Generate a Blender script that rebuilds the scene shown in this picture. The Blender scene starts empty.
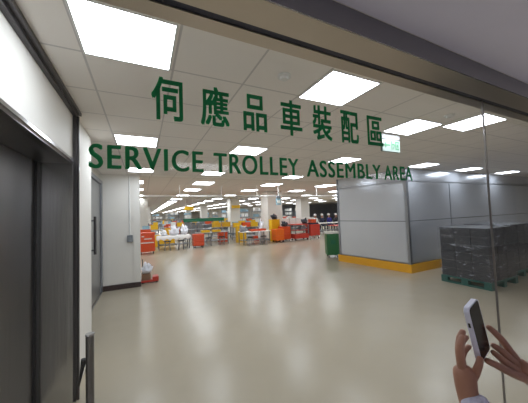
import bpy, bmesh, math, random
from mathutils import Vector, Matrix
random.seed(7)
S = bpy.context.scene
COL = S.collection
PI = math.pi

# ------------------------------------------------------------ camera, world, exposure
cam_d = bpy.data.cameras.new('camera'); cam = bpy.data.objects.new('camera', cam_d); COL.objects.link(cam)
cam_d.sensor_fit = 'HORIZONTAL'; cam_d.sensor_width = 36; cam_d.lens = 251.52 / 528 * 36
cam_d.shift_x = 0; cam_d.shift_y = 0.5 / 528
cam_d.clip_start = 0.02; cam_d.clip_end = 300
_R = Vector((0.90095356, -0.43251467, -0.03483868)); _U = Vector((0.0113814, -0.05670617, 0.99832604)); _F = Vector((0.43376623, 0.89984191, 0.04616701))
_m = Matrix((_R, _U, -_F)).transposed().to_4x4(); _m.translation = Vector((0, 0, 1.55))
cam.matrix_world = _m
S.camera = cam
w = bpy.data.worlds.new('world'); S.world = w; w.use_nodes = True
w.node_tree.nodes['Background'].inputs[0].default_value = (0.5, 0.53, 0.6, 1)
w.node_tree.nodes['Background'].inputs[1].default_value = 0.15
S.view_settings.view_transform = 'Standard'; S.view_settings.look = 'None'; S.view_settings.gamma = 1
S.view_settings.use_curve_mapping = False
S.view_settings.exposure = 0.42
S.cycles.use_denoising = True
S.cycles.max_bounces = 10; S.cycles.diffuse_bounces = 6; S.cycles.transparent_max_bounces = 16
S.cycles.sample_clamp_indirect = 6
PANEL = 13.0       # brightness of the front room's light panels
PANEL_H = 12.0     # brightness of the hall's light panels
LOBBY = 8.0

# ------------------------------------------------------------ materials
def srgb(r, g, b):
    f = lambda c: (c / 255 / 12.92) if c / 255 <= 0.04045 else ((c / 255 + 0.055) / 1.055) ** 2.4
    return (f(r), f(g), f(b), 1)
MC = {}
def mat(name, rgb, rough=0.5, metal=0.0, bump=0.0, bscale=40, var=0.0, vscale=6, coat=0.0, spec=0.5, stretch=None):
    if name in MC: return MC[name]
    m = bpy.data.materials.new(name); m.use_nodes = True; nt = m.node_tree; N = nt.nodes; L = nt.links
    p = N['Principled BSDF']; c = srgb(*rgb)
    p.inputs['Base Color'].default_value = c; p.inputs['Roughness'].default_value = rough
    p.inputs['Metallic'].default_value = metal; p.inputs['Coat Weight'].default_value = coat
    p.inputs['Specular IOR Level'].default_value = spec
    tc = N.new('ShaderNodeTexCoord'); mp = N.new('ShaderNodeMapping'); L.new(tc.outputs['Object'], mp.inputs[0])
    if stretch: mp.inputs['Scale'].default_value = stretch
    if var > 0:
        n = N.new('ShaderNodeTexNoise'); n.inputs['Scale'].default_value = vscale; n.inputs['Detail'].default_value = 5
        L.new(mp.outputs[0], n.inputs['Vector'])
        mx = N.new('ShaderNodeMix'); mx.data_type = 'RGBA'
        mx.inputs[6].default_value = tuple(min(1, x * (1 - var)) for x in c[:3]) + (1,)
        mx.inputs[7].default_value = tuple(min(1, x * (1 + var)) for x in c[:3]) + (1,)
        L.new(n.outputs[0], mx.inputs[0]); L.new(mx.outputs[2], p.inputs['Base Color'])
    if bump > 0:
        n2 = N.new('ShaderNodeTexNoise'); n2.inputs['Scale'].default_value = bscale; n2.inputs['Detail'].default_value = 3
        L.new(mp.outputs[0], n2.inputs['Vector'])
        b = N.new('ShaderNodeBump'); b.inputs['Strength'].default_value = bump; b.inputs['Distance'].default_value = 0.02
        L.new(n2.outputs[0], b.inputs['Height']); L.new(b.outputs[0], p.inputs['Normal'])
    MC[name] = m; return m
def emit(name, rgb, s):
    m = bpy.data.materials.new(name); m.use_nodes = True; N = m.node_tree.nodes; N.clear()
    e = N.new('ShaderNodeEmission'); o = N.new('ShaderNodeOutputMaterial'); e.inputs[0].default_value = (*rgb, 1); e.inputs[1].default_value = s
    m.node_tree.links.new(e.outputs[0], o.inputs[0]); return m
def grid_mat(name, tile, line, px, py, ox, oy, wd):
    """ceiling tiles: pale board with thin suspension bars on a grid"""
    m = bpy.data.materials.new(name); m.use_nodes = True; nt = m.node_tree; N = nt.nodes; L = nt.links
    p = N['Principled BSDF']; p.inputs['Roughness'].default_value = 0.85
    g = N.new('ShaderNodeNewGeometry'); sp = N.new('ShaderNodeSeparateXYZ'); L.new(g.outputs['Position'], sp.inputs[0])
    res = []
    for i, (pp, oo) in enumerate(((px, ox), (py, oy))):
        a = N.new('ShaderNodeMath'); a.operation = 'SUBTRACT'; a.inputs[1].default_value = oo; L.new(sp.outputs[i], a.inputs[0])
        b = N.new('ShaderNodeMath'); b.operation = 'DIVIDE'; b.inputs[1].default_value = pp; L.new(a.outputs[0], b.inputs[0])
        c = N.new('ShaderNodeMath'); c.operation = 'FRACT'; L.new(b.outputs[0], c.inputs[0])
        d = N.new('ShaderNodeMath'); d.operation = 'SUBTRACT'; d.inputs[1].default_value = 0.5; L.new(c.outputs[0], d.inputs[0])
        e = N.new('ShaderNodeMath'); e.operation = 'ABSOLUTE'; L.new(d.outputs[0], e.inputs[0])
        f = N.new('ShaderNodeMath'); f.operation = 'GREATER_THAN'; f.inputs[1].default_value = 0.5 - wd / pp / 2; L.new(e.outputs[0], f.inputs[0])
        res.append(f)
    mx = N.new('ShaderNodeMath'); mx.operation = 'MAXIMUM'; L.new(res[0].outputs[0], mx.inputs[0]); L.new(res[1].outputs[0], mx.inputs[1])
    n = N.new('ShaderNodeTexNoise'); n.inputs['Scale'].default_value = 1.2; L.new(g.outputs['Position'], n.inputs['Vector'])
    v = N.new('ShaderNodeMix'); v.data_type = 'RGBA'
    v.inputs[6].default_value = srgb(*[x - 5 for x in tile]); v.inputs[7].default_value = srgb(*tile); L.new(n.outputs[0], v.inputs[0])
    k = N.new('ShaderNodeMix'); k.data_type = 'RGBA'; L.new(mx.outputs[0], k.inputs[0]); L.new(v.outputs[2], k.inputs[6]); k.inputs[7].default_value = srgb(*line)
    L.new(k.outputs[2], p.inputs['Base Color']); return m
def glass_mat(name, tint, refl, rough=0.0):
    m = bpy.data.materials.new(name); m.use_nodes = True; nt = m.node_tree; N = nt.nodes; L = nt.links; N.clear()
    o = N.new('ShaderNodeOutputMaterial'); t = N.new('ShaderNodeBsdfTransparent'); t.inputs[0].default_value = (*tint, 1)
    g = N.new('ShaderNodeBsdfGlossy'); g.inputs['Roughness'].default_value = rough
    f = N.new('ShaderNodeLayerWeight'); f.inputs['Blend'].default_value = 0.5
    q = N.new('ShaderNodeMath'); q.operation = 'POWER'; q.inputs[1].default_value = 5; L.new(f.outputs['Facing'], q.inputs[0])
    s = N.new('ShaderNodeMath'); s.operation = 'MULTIPLY_ADD'; s.inputs[1].default_value = refl; s.inputs[2].default_value = 0.012; L.new(q.outputs[0], s.inputs[0])
    x = N.new('ShaderNodeMixShader'); L.new(s.outputs[0], x.inputs[0]); L.new(t.outputs[0], x.inputs[1]); L.new(g.outputs[0], x.inputs[2]); L.new(x.outputs[0], o.inputs[0])
    return m
def floor_mat():
    m = bpy.data.materials.new('epoxy_floor'); m.use_nodes = True; nt = m.node_tree; N = nt.nodes; L = nt.links
    p = N['Principled BSDF']; g = N.new('ShaderNodeNewGeometry')
    n = N.new('ShaderNodeTexNoise'); n.inputs['Scale'].default_value = 0.7; n.inputs['Detail'].default_value = 6; L.new(g.outputs['Position'], n.inputs['Vector'])
    v = N.new('ShaderNodeMix'); v.data_type = 'RGBA'; v.inputs[6].default_value = srgb(166, 156, 136); v.inputs[7].default_value = srgb(180, 171, 152)
    L.new(n.outputs[0], v.inputs[0]); L.new(v.outputs[2], p.inputs['Base Color'])
    p.inputs['Roughness'].default_value = 0.27; p.inputs['Specular IOR Level'].default_value = 0.55
    n2 = N.new('ShaderNodeTexNoise'); n2.inputs['Scale'].default_value = 3.0; n2.inputs['Detail'].default_value = 1; L.new(g.outputs['Position'], n2.inputs['Vector'])
    b = N.new('ShaderNodeBump'); b.inputs['Strength'].default_value = 0.3; b.inputs['Distance'].default_value = 0.02
    L.new(n2.outputs[0], b.inputs['Height']); L.new(b.outputs[0], p.inputs['Normal'])
    return m
M_floor = floor_mat()
M_ceil = grid_mat('ceiling_tiles', (244, 239, 234), (205, 201, 199), 0.503, 0.503, -0.31, 1.745, 0.014)
M_ceilh = grid_mat('hall_ceiling_tiles', (232, 225, 218), (200, 193, 188), 0.7, 0.7, 0.2, 8.1, 0.02)
M_wall = mat('white_painted_wall', (232, 229, 222), 0.6, var=0.02)
M_lobwall = mat('lobby_paint', (206, 206, 208), 0.6, var=0.02)
M_lobceil = mat('lobby_ceiling_paint', (226, 224, 244), 0.7, var=0.03)
M_white = mat('white_enamel', (226, 226, 224), 0.4)
M_steel = mat('brushed_steel', (200, 200, 200), 0.22, 1.0, bump=0.05, bscale=30, var=0.06, vscale=10, stretch=(1, 1, 0.05))
M_dsteel = mat('dark_brushed_steel', (116, 113, 112), 0.28, 1.0, bump=0.04, bscale=30, var=0.12, vscale=8, stretch=(1, 1, 0.05))
M_head = mat('header_steel', (186, 176, 164), 0.3, 1.0, var=0.05, vscale=3)
M_chan = mat('dark_channel', (58, 58, 70), 0.4, 0.6)
M_trim = mat('dark_metal_trim', (84, 82, 84), 0.3, 0.8)
M_skirt = mat('dark_skirting', (58, 40, 38), 0.5)
M_glass = glass_mat('clear_glass', (0.98, 0.985, 0.985), 0.6)
M_vinyl = mat('green_vinyl', (4, 138, 78), 0.55)
def _thin(m, k):
    nt = m.node_tree; N = nt.nodes; o = N['Material Output']; p = N['Principled BSDF']
    t = N.new('ShaderNodeBsdfTranslucent'); t.inputs[0].default_value = p.inputs['Base Color'].default_value
    x = N.new('ShaderNodeMixShader'); x.inputs[0].default_value = k
    nt.links.new(p.outputs[0], x.inputs[1]); nt.links.new(t.outputs[0], x.inputs[2]); nt.links.new(x.outputs[0], o.inputs[0])
_thin(M_vinyl, 0.4)
M_diff = emit('light_diffuser', (0.86, 0.92, 1.0), PANEL)
M_diffh = emit('hall_light_diffuser', (0.9, 0.95, 1.0), PANEL_H)
M_difl = emit('lobby_light_diffuser', (0.9, 0.92, 1.0), LOBBY)
M_frost = mat('frosted_glass_film', (216, 221, 230), 0.24, 0.5, var=0.04, vscale=2, coat=0.3)
M_band = mat('clear_band', (60, 64, 70), 0.15, 0.3)
M_alu = mat('anodised_aluminium', (150, 154, 160), 0.35, 0.8)
M_yellow = mat('yellow_kerb_paint', (232, 168, 32), 0.45, var=0.05)
M_teal = mat('teal_plastic', (22, 86, 78), 0.5, var=0.1)
M_crate = mat('charcoal_plastic', (40, 42, 47), 0.45, var=0.1)
M_black = mat('black_rubber', (24, 24, 26), 0.6)
M_orange = mat('orange_plastic', (216, 78, 34), 0.45, var=0.06)
M_red = mat('red_plastic', (196, 58, 42), 0.45, var=0.06)
M_ylw = mat('yellow_plastic', (236, 186, 20), 0.45, var=0.06)
M_green = mat('green_plastic', (38, 112, 62), 0.4, var=0.06)
M_dgreen = mat('conveyor_green', (10, 104, 72), 0.5, var=0.05)
M_paper = mat('white_paper', (235, 233, 228), 0.7)
M_cloth = mat('white_cloth', (225, 224, 222), 0.8, bump=0.6, bscale=8)
M_bag = mat('white_bag_plastic', (228, 230, 238), 0.35, bump=0.5, bscale=12)
M_grey = mat('grey_enamel', (128, 134, 140), 0.45, 0.3)
M_brown = mat('brown_cardboard', (128, 96, 72), 0.7)
M_skin = mat('skin', (158, 112, 90), 0.5, var=0.06, vscale=30, bump=0.08, bscale=120)
M_knit = mat('lilac_white_knit', (196, 194, 214), 0.85, bump=0.5, bscale=90)
M_hair = mat('black_hair', (22, 18, 18), 0.5)
M_navy = mat('navy_cloth', (36, 40, 66), 0.8)
M_case = mat('white_phone_case', (214, 214, 232), 0.35)
M_screen = mat('black_phone_glass', (10, 13, 20), 0.2, spec=0.25)
M_signw = mat('white_sign_acrylic', (128, 142, 134), 0.4)
M_signg = mat('sign_green', (40, 116, 70), 0.5)
M_cyan = mat('pale_blue_plastic', (150, 185, 200), 0.4)

# ------------------------------------------------------------ mesh helpers
class MB:
    def __init__(s): s.b = bmesh.new()
    def box(s, x0, x1, y0, y1, z0, z1, bev=0.0):
        t = bmesh.new(); bmesh.ops.create_cube(t, size=1)
        bmesh.ops.scale(t, vec=(x1 - x0, y1 - y0, z1 - z0), verts=t.verts)
        if bev: bmesh.ops.bevel(t, geom=list(t.edges), offset=bev, segments=2, affect='EDGES', profile=0.7)
        bmesh.ops.translate(t, vec=((x0 + x1) / 2, (y0 + y1) / 2, (z0 + z1) / 2), verts=t.verts)
        return s._add(t)
    def _add(s, t):
        me = bpy.data.meshes.new('tmp'); t.to_mesh(me); t.free(); s.b.from_mesh(me); bpy.data.meshes.remove(me); return s
    def rod(s, a, b, r, n=10, r2=None):
        a = Vector(a); b = Vector(b); d = b - a; t = bmesh.new()
        bmesh.ops.create_cone(t, cap_ends=True, segments=n, radius1=r, radius2=r if r2 is None else r2, depth=d.length)
        bmesh.ops.transform(t, matrix=Matrix.Translation((a + b) / 2) @ d.to_track_quat('Z', 'Y').to_matrix().to_4x4(), verts=t.verts)
        return s._add(t)
    def ball(s, c, r, sc=(1, 1, 1)):
        t = bmesh.new(); bmesh.ops.create_icosphere(t, subdivisions=2, radius=r)
        bmesh.ops.scale(t, vec=sc, verts=t.verts); bmesh.ops.translate(t, vec=c, verts=t.verts); return s._add(t)
    def quad(s, *ps):
        s.b.faces.new([s.b.verts.new(p) for p in ps]); return s
    def prism(s, pts, z0, z1):
        lo = [s.b.verts.new((x, y, z0)) for x, y in pts]; hi = [s.b.verts.new((x, y, z1)) for x, y in pts]
        s.b.faces.new(list(reversed(lo))); s.b.faces.new(hi)
        for i in range(len(pts)):
            j = (i + 1) % len(pts); s.b.faces.new((lo[i], lo[j], hi[j], hi[i]))
        return s
    def build(s, name, m, parent=None, smooth=False):
        me = bpy.data.meshes.new(name); bmesh.ops.recalc_face_normals(s.b, faces=s.b.faces); s.b.to_mesh(me); s.b.free()
        me.materials.append(m); o = bpy.data.objects.new(name, me); COL.objects.link(o)
        if smooth:
            for f in me.polygons: f.use_smooth = True
        if parent: o.parent = parent
        return o
def tag(o, label=None, cat=None, group=None, kind=None):
    if label: o['label'] = label
    if cat: o['category'] = cat
    if group: o['group'] = group
    if kind: o['kind'] = kind
    return o
def empty(name, loc, rz=0.0):
    o = bpy.data.objects.new(name, None); COL.objects.link(o); o.location = loc; o.rotation_euler = (0, 0, rz); o.empty_display_size = 0.1; return o
def kids(o): return [c for c in o.children]
def copy_tree(o, parent=None):
    c = o.copy(); COL.objects.link(c)
    if parent: c.parent = parent
    for ch in kids(o): copy_tree(ch, c)
    return c
def struct(name, mb, m, parent=None):
    o = mb.build(name, m, parent); 
    if not parent: o['kind'] = 'structure'
    return o

# ------------------------------------------------------------ the shell
struct('floor', MB().box(-6, 40, -3.2, 92, -0.1, 0), M_floor)
FC = 2.54; HC = 2.85; YB = 6.46
struct('ceiling', MB().box(-0.9, 14.1, 0.92, YB + 0.12, FC, FC + 0.1), M_ceil)
struct('ceiling_hall', MB().box(-6, 40, YB + 0.12, 92, HC, HC + 0.1), M_ceilh)
struct('trim_1', MB().box(-6, 14.1, YB + 0.10, YB + 0.16, FC + 0.1, HC), M_wall)
struct('ceiling_lobby', MB().box(-0.9, 14.1, -3.2, 0.698, 2.347, 2.45), M_lobceil)
# left wall of the lobby, with the lift opening y 1.35-2.75
W = MB()
W.box(-0.9, -0.56, -3.2, 1.30, 0, FC).box(-0.9, -0.56, 2.75, 3.62, 0, FC).box(-0.9, -0.56, 1.30, 2.75, 2.08, FC)
struct('wall_left', W, M_wall)
struct('wall_left_recess', MB().box(-1.1, -0.9, 1.2, 3.62, 0, FC).box(-1.0, -0.86, 3.62, YB, 2.37, FC), M_wall)
struct('wall_left_back', MB().box(-1.15, -1.0, 3.62, YB, 0, FC), M_wall)
# white pier wall at the end of the front room
struct('wall_pier', MB().box(-1.1, -0.20, YB, YB + 0.5, 0.11, FC).box(-0.20, -0.065, YB - 0.02, YB + 0.52, 0.11, FC), M_wall)
struct('baseboard_pier', MB().box(-0.8, -0.06, YB - 0.03, YB + 0.53, 0, 0.11), M_skirt)
struct('wall_right', MB().box(14, 14.15, -3.2, 9, 0, HC), M_wall)
struct('wall_lobby_back', MB().box(-0.9, 14.1, -3.3, -3.2, 0, FC), M_lobwall)
struct('wall_hall_left', MB().box(-3.1, -3, YB + 0.5, 92, 0, HC), M_wall)
struct('wall_hall_near', MB().box(-3.1, -1.1, YB + 0.3, YB + 0.5, 0, HC), M_wall)
struct('wall_hall_far', MB().box(-3.1, 18, 90, 90.2, 0, HC), M_wall)
struct('wall_hall_side', MB().box(17.9, 18, 36, 90, 0, HC), M_wall)
struct('wall_hall_cross', MB().box(17.9, 40, 36, 36.2, 0, HC), mat('grey_wall', (150, 152, 156), 0.6))
struct('wall_hall_right', MB().box(39.9, 40, 5, 36, 0, HC), M_wall)
# skirt along the second lift
struct('trim_2', MB().box(-0.81, -0.79, 3.62, YB - 0.03, 0, 0.03), M_steel)

# dark frame round the lift wall: beam under the ceiling and a post
t = empty('lift_wall_frame', (-0.53, 2.75, 0)); tag(t, 'dark metal frame of beam and post edging the wall around the near lift', 'frame')
def at(o, mb, name, m, smooth=False):
    bmesh.ops.translate(mb.b, vec=-Vector(o.location), verts=mb.b.verts); return mb.build(name, m, o, smooth)
at(t, MB().box(-0.56, -0.53, 0.95, 2.80, FC - 0.05, FC - 0.002).box(-0.53, -0.505, 0.95, 2.80, FC - 0.028, FC - 0.002), 'beam', M_trim)
at(t, MB().box(-0.56, -0.535, 2.73, 2.80, 0, FC - 0.05).box(-0.535, -0.515, 2.745, 2.765, 0, FC - 0.05), 'post', M_trim)
at(t, MB().box(-0.56, -0.528, 2.805, 2.835, 0, FC - 0.05), 'edge_strip', M_steel)

# first lift: door leaves, jamb, soffit, bright nosing
t = empty('door_1', (-0.8, 2.0, 0)); t['kind'] = 'structure'
at(t, MB().box(-0.90, -0.80, 2.03, 2.655, 0, 2.05, 0.004), 'door_leaf', M_dsteel)
at(t, MB().box(-0.90, -0.80, 1.34, 2.02, 0, 2.05, 0.004), 'door_leaf', M_dsteel)
at(t, MB().box(-0.78, -0.555, 2.715, 2.748, 0, 2.05), 'jamb', M_steel)
at(t, MB().box(-0.82, -0.782, 2.66, 2.748, 0, 2.05), 'seal_strip', M_black)
at(t, MB().box(-0.89, -0.561, 1.31, 2.748, 2.052, 2.079), 'door_head', M_dsteel)
at(t, MB().box(-0.562, -0.548, 1.30, 2.745, 2.068, 2.088), 'nosing', mat('bright_steel', (200, 200, 204), 0.2, 1.0))

# second door, further along, with its tall pull handle
t = empty('door_2', (-0.8, 5.2, 0)); t['kind'] = 'structure'
at(t, MB().box(-0.88, -0.82, 3.66, 6.28, 0.035, 2.29, 0.004), 'door_leaf', mat('grey_door_steel', (150, 150, 150), 0.35, 0.6, stretch=(1, 1, 0.05), var=0.05))
at(t, MB().box(-0.90, -0.79, 6.29, 6.43, 0.03, 2.37).box(-0.90, -0.79, 3.625, 6.29, 2.30, 2.37), 'door_frame', M_alu)
at(t, MB().rod((-0.75, 5.2, 0.95), (-0.75, 5.2, 1.60), 0.022).rod((-0.82, 5.2, 1.02), (-0.75, 5.2, 1.02), 0.012).rod((-0.82, 5.2, 1.53), (-0.75, 5.2, 1.53), 0.012), 'door_handle', M_trim)

# switch box and conduit on the pier
t = empty('switch_box', (-0.27, YB, 1.05)); tag(t, 'small grey switch box with conduit on the white pier', 'switch box')
at(t, MB().box(-0.325, -0.215, YB - 0.05, YB, 1.02, 1.17, 0.006), 'box', M_grey)
at(t, MB().rod((-0.275, YB - 0.016, 1.17), (-0.275, YB - 0.016, FC), 0.012), 'conduit', M_white)

# ------------------------------------------------------------ header beam and glass wall
t = empty('glass_wall_header', (1, 0.8, 2.25)); tag(t, 'brushed steel header beam carrying the lettered glass wall', 'header')
at(t, MB().box(-0.56, 13.9, 0.699, 0.705, 2.249, 2.345), 'fascia', mat('fascia_steel', (142, 140, 144), 0.22, 1.0))
at(t, MB().box(-0.56, 13.9, 0.705, 0.822, 2.25, 2.345).box(-0.56, 13.9, 0.855, 0.92, 2.25, 2.345), 'casing', M_head)
at(t, MB().box(-0.56, 13.9, 0.822, 0.855, 2.256, 2.345), 'glazing_channel', M_chan)
struct('wall_above_header', MB().box(-0.56, 13.9, 0.70, 0.93, 2.346, FC + 0.1), M_wall)
GY = 0.84; JX = 2.052
t = empty('glass_screen', (-0.55, GY, 0)); tag(t, 'large clear glass pane printed with the green sign, left of the joint', 'glass screen')
at(t, MB().box(-0.555, JX - 0.006, GY, GY + 0.010, 0.0, 2.262), 'pane', M_glass)
t2 = empty('glass_screen', (JX, GY, 0)); tag(t2, 'clear glass pane right of the vertical joint, in front of the wrapped pallets', 'glass screen')
at(t2, MB().box(JX + 0.006, 13.9, GY, GY + 0.012, 0.0, 2.262), 'pane', M_glass)
tag(MB().box(JX - 0.004, JX + 0.004, GY + 0.001, GY + 0.011, 0, 2.262).build('glass_joint', mat('joint_seal', (120, 114, 110), 0.3, 0.5)), 'thin grey seal running down between the two glass panes', 'seal')

# lettering: cut vinyl on the glass, each character its own part
def glyphs(text, x0, x1, z0, z1, parent, name, off, bold, sp=1.0):
    c = bpy.data.curves.new('t', 'FONT'); c.body = text; c.offset = off; c.resolution_u = 4; c.space_character = sp
    o = bpy.data.objects.new('t', c); COL.objects.link(o)
    bpy.context.view_layer.update()
    me = bpy.data.meshes.new_from_object(o.evaluated_get(bpy.context.evaluated_depsgraph_get()))
    bpy.data.objects.remove(o); bpy.data.curves.remove(c)
    b = bmesh.new()
    for k, (dx, dz) in enumerate(bold):   # heavier strokes: the same outline laid down again a hair to each side
        n0 = len(b.verts); b.from_mesh(me); b.verts.ensure_lookup_table()
        for q in b.verts[n0:]: q.co.x += dx; q.co.y += dz; q.co.z = k * 0.1
    bpy.data.meshes.remove(me)
    xs = [v.co.x for v in b.verts]; ys = [v.co.y for v in b.verts]; ax, bx, ay, by = min(xs), max(xs), min(ys), max(ys)
    for v in b.verts:
        v.co = Vector((x0 + (v.co.x - ax) / (bx - ax) * (x1 - x0), GY - 0.0006 - v.co.z * 0.003, z0 + (v.co.y - ay) / (by - ay) * (z1 - z0)))
    mb = MB(); mb.b.free(); mb.b = b
    return at(parent, mb, name, M_vinyl)
lt = empty('chinese_lettering', (0.5, GY, 1.85)); tag(lt, 'row of seven large green Chinese characters on the glass', 'lettering')
for ch, (a, b), (z0, z1) in zip('伺應品車裝配區', [(0.027, 0.122), (0.179, 0.280), (0.333, 0.429), (0.488, 0.590), (0.643, 0.745), (0.797, 0.903), (0.959, 1.065)],
                              [(1.857, 1.997), (1.856, 1.996), (1.856, 1.994), (1.856, 2.000), (1.852, 2.002), (1.854, 2.001), (1.857, 1.999)]):
    glyphs(ch, a, b, z0, z1, lt, 'character', 0.0, [(-.022, -.016), (.022, -.016), (-.022, .016), (.022, .016), (0, 0)])
le = empty('english_lettering', (0.5, GY, 1.69)); tag(le, 'row of smaller green capitals reading SERVICE TROLLEY ASSEMBLY AREA', 'lettering')
for wd, a, b in (('SERVICE', -0.136, 0.184), ('TROLLEY', 0.219, 0.564), ('ASSEMBLY', 0.602, 1.035), ('AREA', 1.057, 1.269)):
    glyphs(wd, a, b, 1.694, 1.765, le, 'word', 0.0, [(-.026, -.010), (-.010, .010), (.010, -.010), (.026, .010)], 1.12)

# barrier post by the glass
t = empty('barrier_post', (-0.255, 1.6, 0)); tag(t, 'short brushed steel post standing behind the glass by the near lift', 'post')
MB().rod((0, 0, 0.012), (0, 0, 0.955), 0.019, 16).rod((0, 0, 0), (0, 0, 0.012), 0.09, 24).build('pole', M_dsteel, t, False)
MB().rod((0, 0, 0.955), (0, 0, 0.962), 0.021, 16).build('cap', mat('bright_steel', (200, 200, 204), 0.2, 1.0), t)
MB().rod((-.026, 0, .84), (-.046, 0, .71), .013, 8, .002).build('belt_clip', M_black, t)

# ------------------------------------------------------------ light panels
def make_light(name, sx, sy, m):
    r = empty(name, (0, 0, 0))
    f = MB(); e = 0.012
    f.box(-sx / 2 - e, sx / 2 + e, -sy / 2 - e, -sy / 2, -0.006, 0).box(-sx / 2 - e, sx / 2 + e, sy / 2, sy / 2 + e, -0.006, 0)
    f.box(-sx / 2 - e, -sx / 2, -sy / 2, sy / 2, -0.006, 0).box(sx / 2, sx / 2 + e, -sy / 2, sy / 2, -0.006, 0)
    f.build('frame', M_white, r)
    MB().quad((-sx / 2, -sy / 2, -0.004), (-sx / 2, sy / 2, -0.004), (sx / 2, sy / 2, -0.004), (sx / 2, -sy / 2, -0.004)).build('diffuser', m, r)
    for c in r.children:
        if c.name.startswith('diffuser'): # make the lit side face down
            bm = bmesh.new(); bm.from_mesh(c.data)
            for fc in bm.faces:
                if fc.normal.z > 0: fc.normal_flip()
            bm.to_mesh(c.data); bm.free()
    return r
L0 = make_light('ceiling_light', 0.46, 0.43, M_diff)
front = [(-0.065, 1.53, 'square ceiling light panel nearest the near lift wall, above the first characters'),
 (1.45, 1.545, 'square ceiling light panel just above the middle Chinese characters'),
 (2.98, 1.94, 'ceiling light panel above the green exit sign'),
 (3.55, 1.56, 'ceiling light panel cut by the glass joint at the top right'),
 (-0.06, 3.58, 'ceiling light panel above the first letters of the English sign'),
 (1.49, 3.60, 'ceiling light panel above the word TROLLEY'),
 (3.58, 3.72, 'ceiling light panel above the word ASSEMBLY'),
 (5.88, 3.60, 'ceiling light panel over the corner of the frosted partition'),
 (7.82, 3.62, 'ceiling light panel left of the joint, over the right face of the partition'),
 (9.95, 3.62, 'ceiling light panel right of the joint over the wrapped pallets'),
 (-0.03, 5.75, 'ceiling light panel beside the white pier, behind the letters RVI'),
 (1.50, 5.82, 'ceiling light panel behind the foot of the T of TROLLEY'),
 (3.78, 5.95, 'ceiling light panel behind the foot of the Y of TROLLEY')]
for i, (x, y, lb) in enumerate(front):
    o = L0 if i == 0 else copy_tree(L0); o.location = (x, y, FC); tag(o, lb, 'ceiling light')
H0 = make_light('ceiling_light', 0.72, 0.85, M_diffh)
first = True
for j in range(24):
    for i in range(-1, 7):
        x = 2.2 + 3.07 * i + 0.01 * j; y = 10.1 + 3.12 * j
        if i == -1: x = -0.35
        if j == 1: y = 12.75
        if x > 17 and y > 35: continue
        if j > 8 and x > 12: continue
        o = H0 if first else copy_tree(H0); first = False
        o.location = (x, y, HC)
        near = j == 0
        tag(o, ('hall ceiling light panel in the row nearest the white pier' if near else 'hall ceiling light panel further down the hall beyond the hanging rail'), 'ceiling light',
            'hall light panels of the nearest row' if near else 'hall light panels further back')
# lobby lights behind the camera
LL = make_light('ceiling_light', 1.2, 0.6, M_difl)
for i, (x, y) in enumerate(((1.0, -2.4), (5.2, -2.4), (9.5, -0.4))):
    o = LL if i == 0 else copy_tree(LL); o.location = (x, y, 2.347)
    tag(o, 'lobby light panel on the near side of the glass wall', 'ceiling light', 'lobby light panels')

# detectors
for x, y, lb in ((0.93, 1.52, 'round white smoke detector on the ceiling left of the bright middle panel'), (2.98, 1.52, 'faint round smoke detector between the two right light panels')):
    t = empty('smoke_detector', (x, y, FC)); tag(t, lb, 'smoke detector')
    MB().rod((0, 0, -0.012), (0, 0, 0), 0.05, 20).build('base', M_white, t); MB().rod((0, 0, -0.03), (0, 0, -0.012), 0.026, 16, 0.035).build('sensor', M_white, t)

# exit sign
t = empty('exit_sign', (2.92, 2.2, 2.3)); tag(t, 'hanging white exit sign with green arrow and symbols at the last Chinese character', 'sign')
at(t, MB().box(2.757, 3.095, 2.19, 2.22, 2.298, 2.455, 0.003), 'panel', M_signw)
at(t, MB().box(2.755, 3.097, 2.192, 2.218, 2.46, 2.52, 0.003), 'housing', mat('sign_housing_grey', (120, 120, 120), 0.5))
for x in (2.80, 3.05): at(t, MB().rod((x, 2.205, 2.52), (x, 2.205, FC), 0.006, 6), 'hanger', M_white)
Y0 = 2.188
def signmb(*polys):
    g = MB()
    for pts in polys: g.quad(*[(x, Y0, z) for x, z in pts])
    return g
at(t, signmb([(2.785, 2.38), (2.825, 2.42), (2.825, 2.34)], [(2.825, 2.39), (2.90, 2.39), (2.90, 2.37), (2.825, 2.37)]), 'arrow', M_signg)
at(t, signmb([(2.925, 2.325), (2.925, 2.435), (2.94, 2.435), (2.94, 2.325)], [(2.945, 2.40), (2.985, 2.40), (2.985, 2.385), (2.945, 2.385)],
    [(2.95, 2.33), (2.975, 2.385), (2.99, 2.385), (2.965, 2.33)], [(3.0, 2.33), (3.0, 2.435), (3.07, 2.435), (3.07, 2.42), (3.015, 2.42), (3.015, 2.345), (3.07, 2.345), (3.07, 2.33)], [(3.03, 2.36), (3.03, 2.40), (3.06, 2.40), (3.06, 2.36)]), 'symbols', M_signg)

# hanging rail across the hall
t = empty('ceiling_rail', (4.5, 10, 2.38)); tag(t, 'thin white pipe rail hung on rods across the hall below the ceiling', 'rail')
at(t, MB().rod((-2.9, 10.7, 2.385), (13.9, 10.7, 2.385), 0.014, 8), 'pipe', M_white)
for x in (1.35, 3.1, 4.8, 8.25, 11.5): at(t, MB().rod((x, 10.7, 2.40), (x, 10.7, HC), 0.014, 8), 'rod', M_white)

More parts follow.
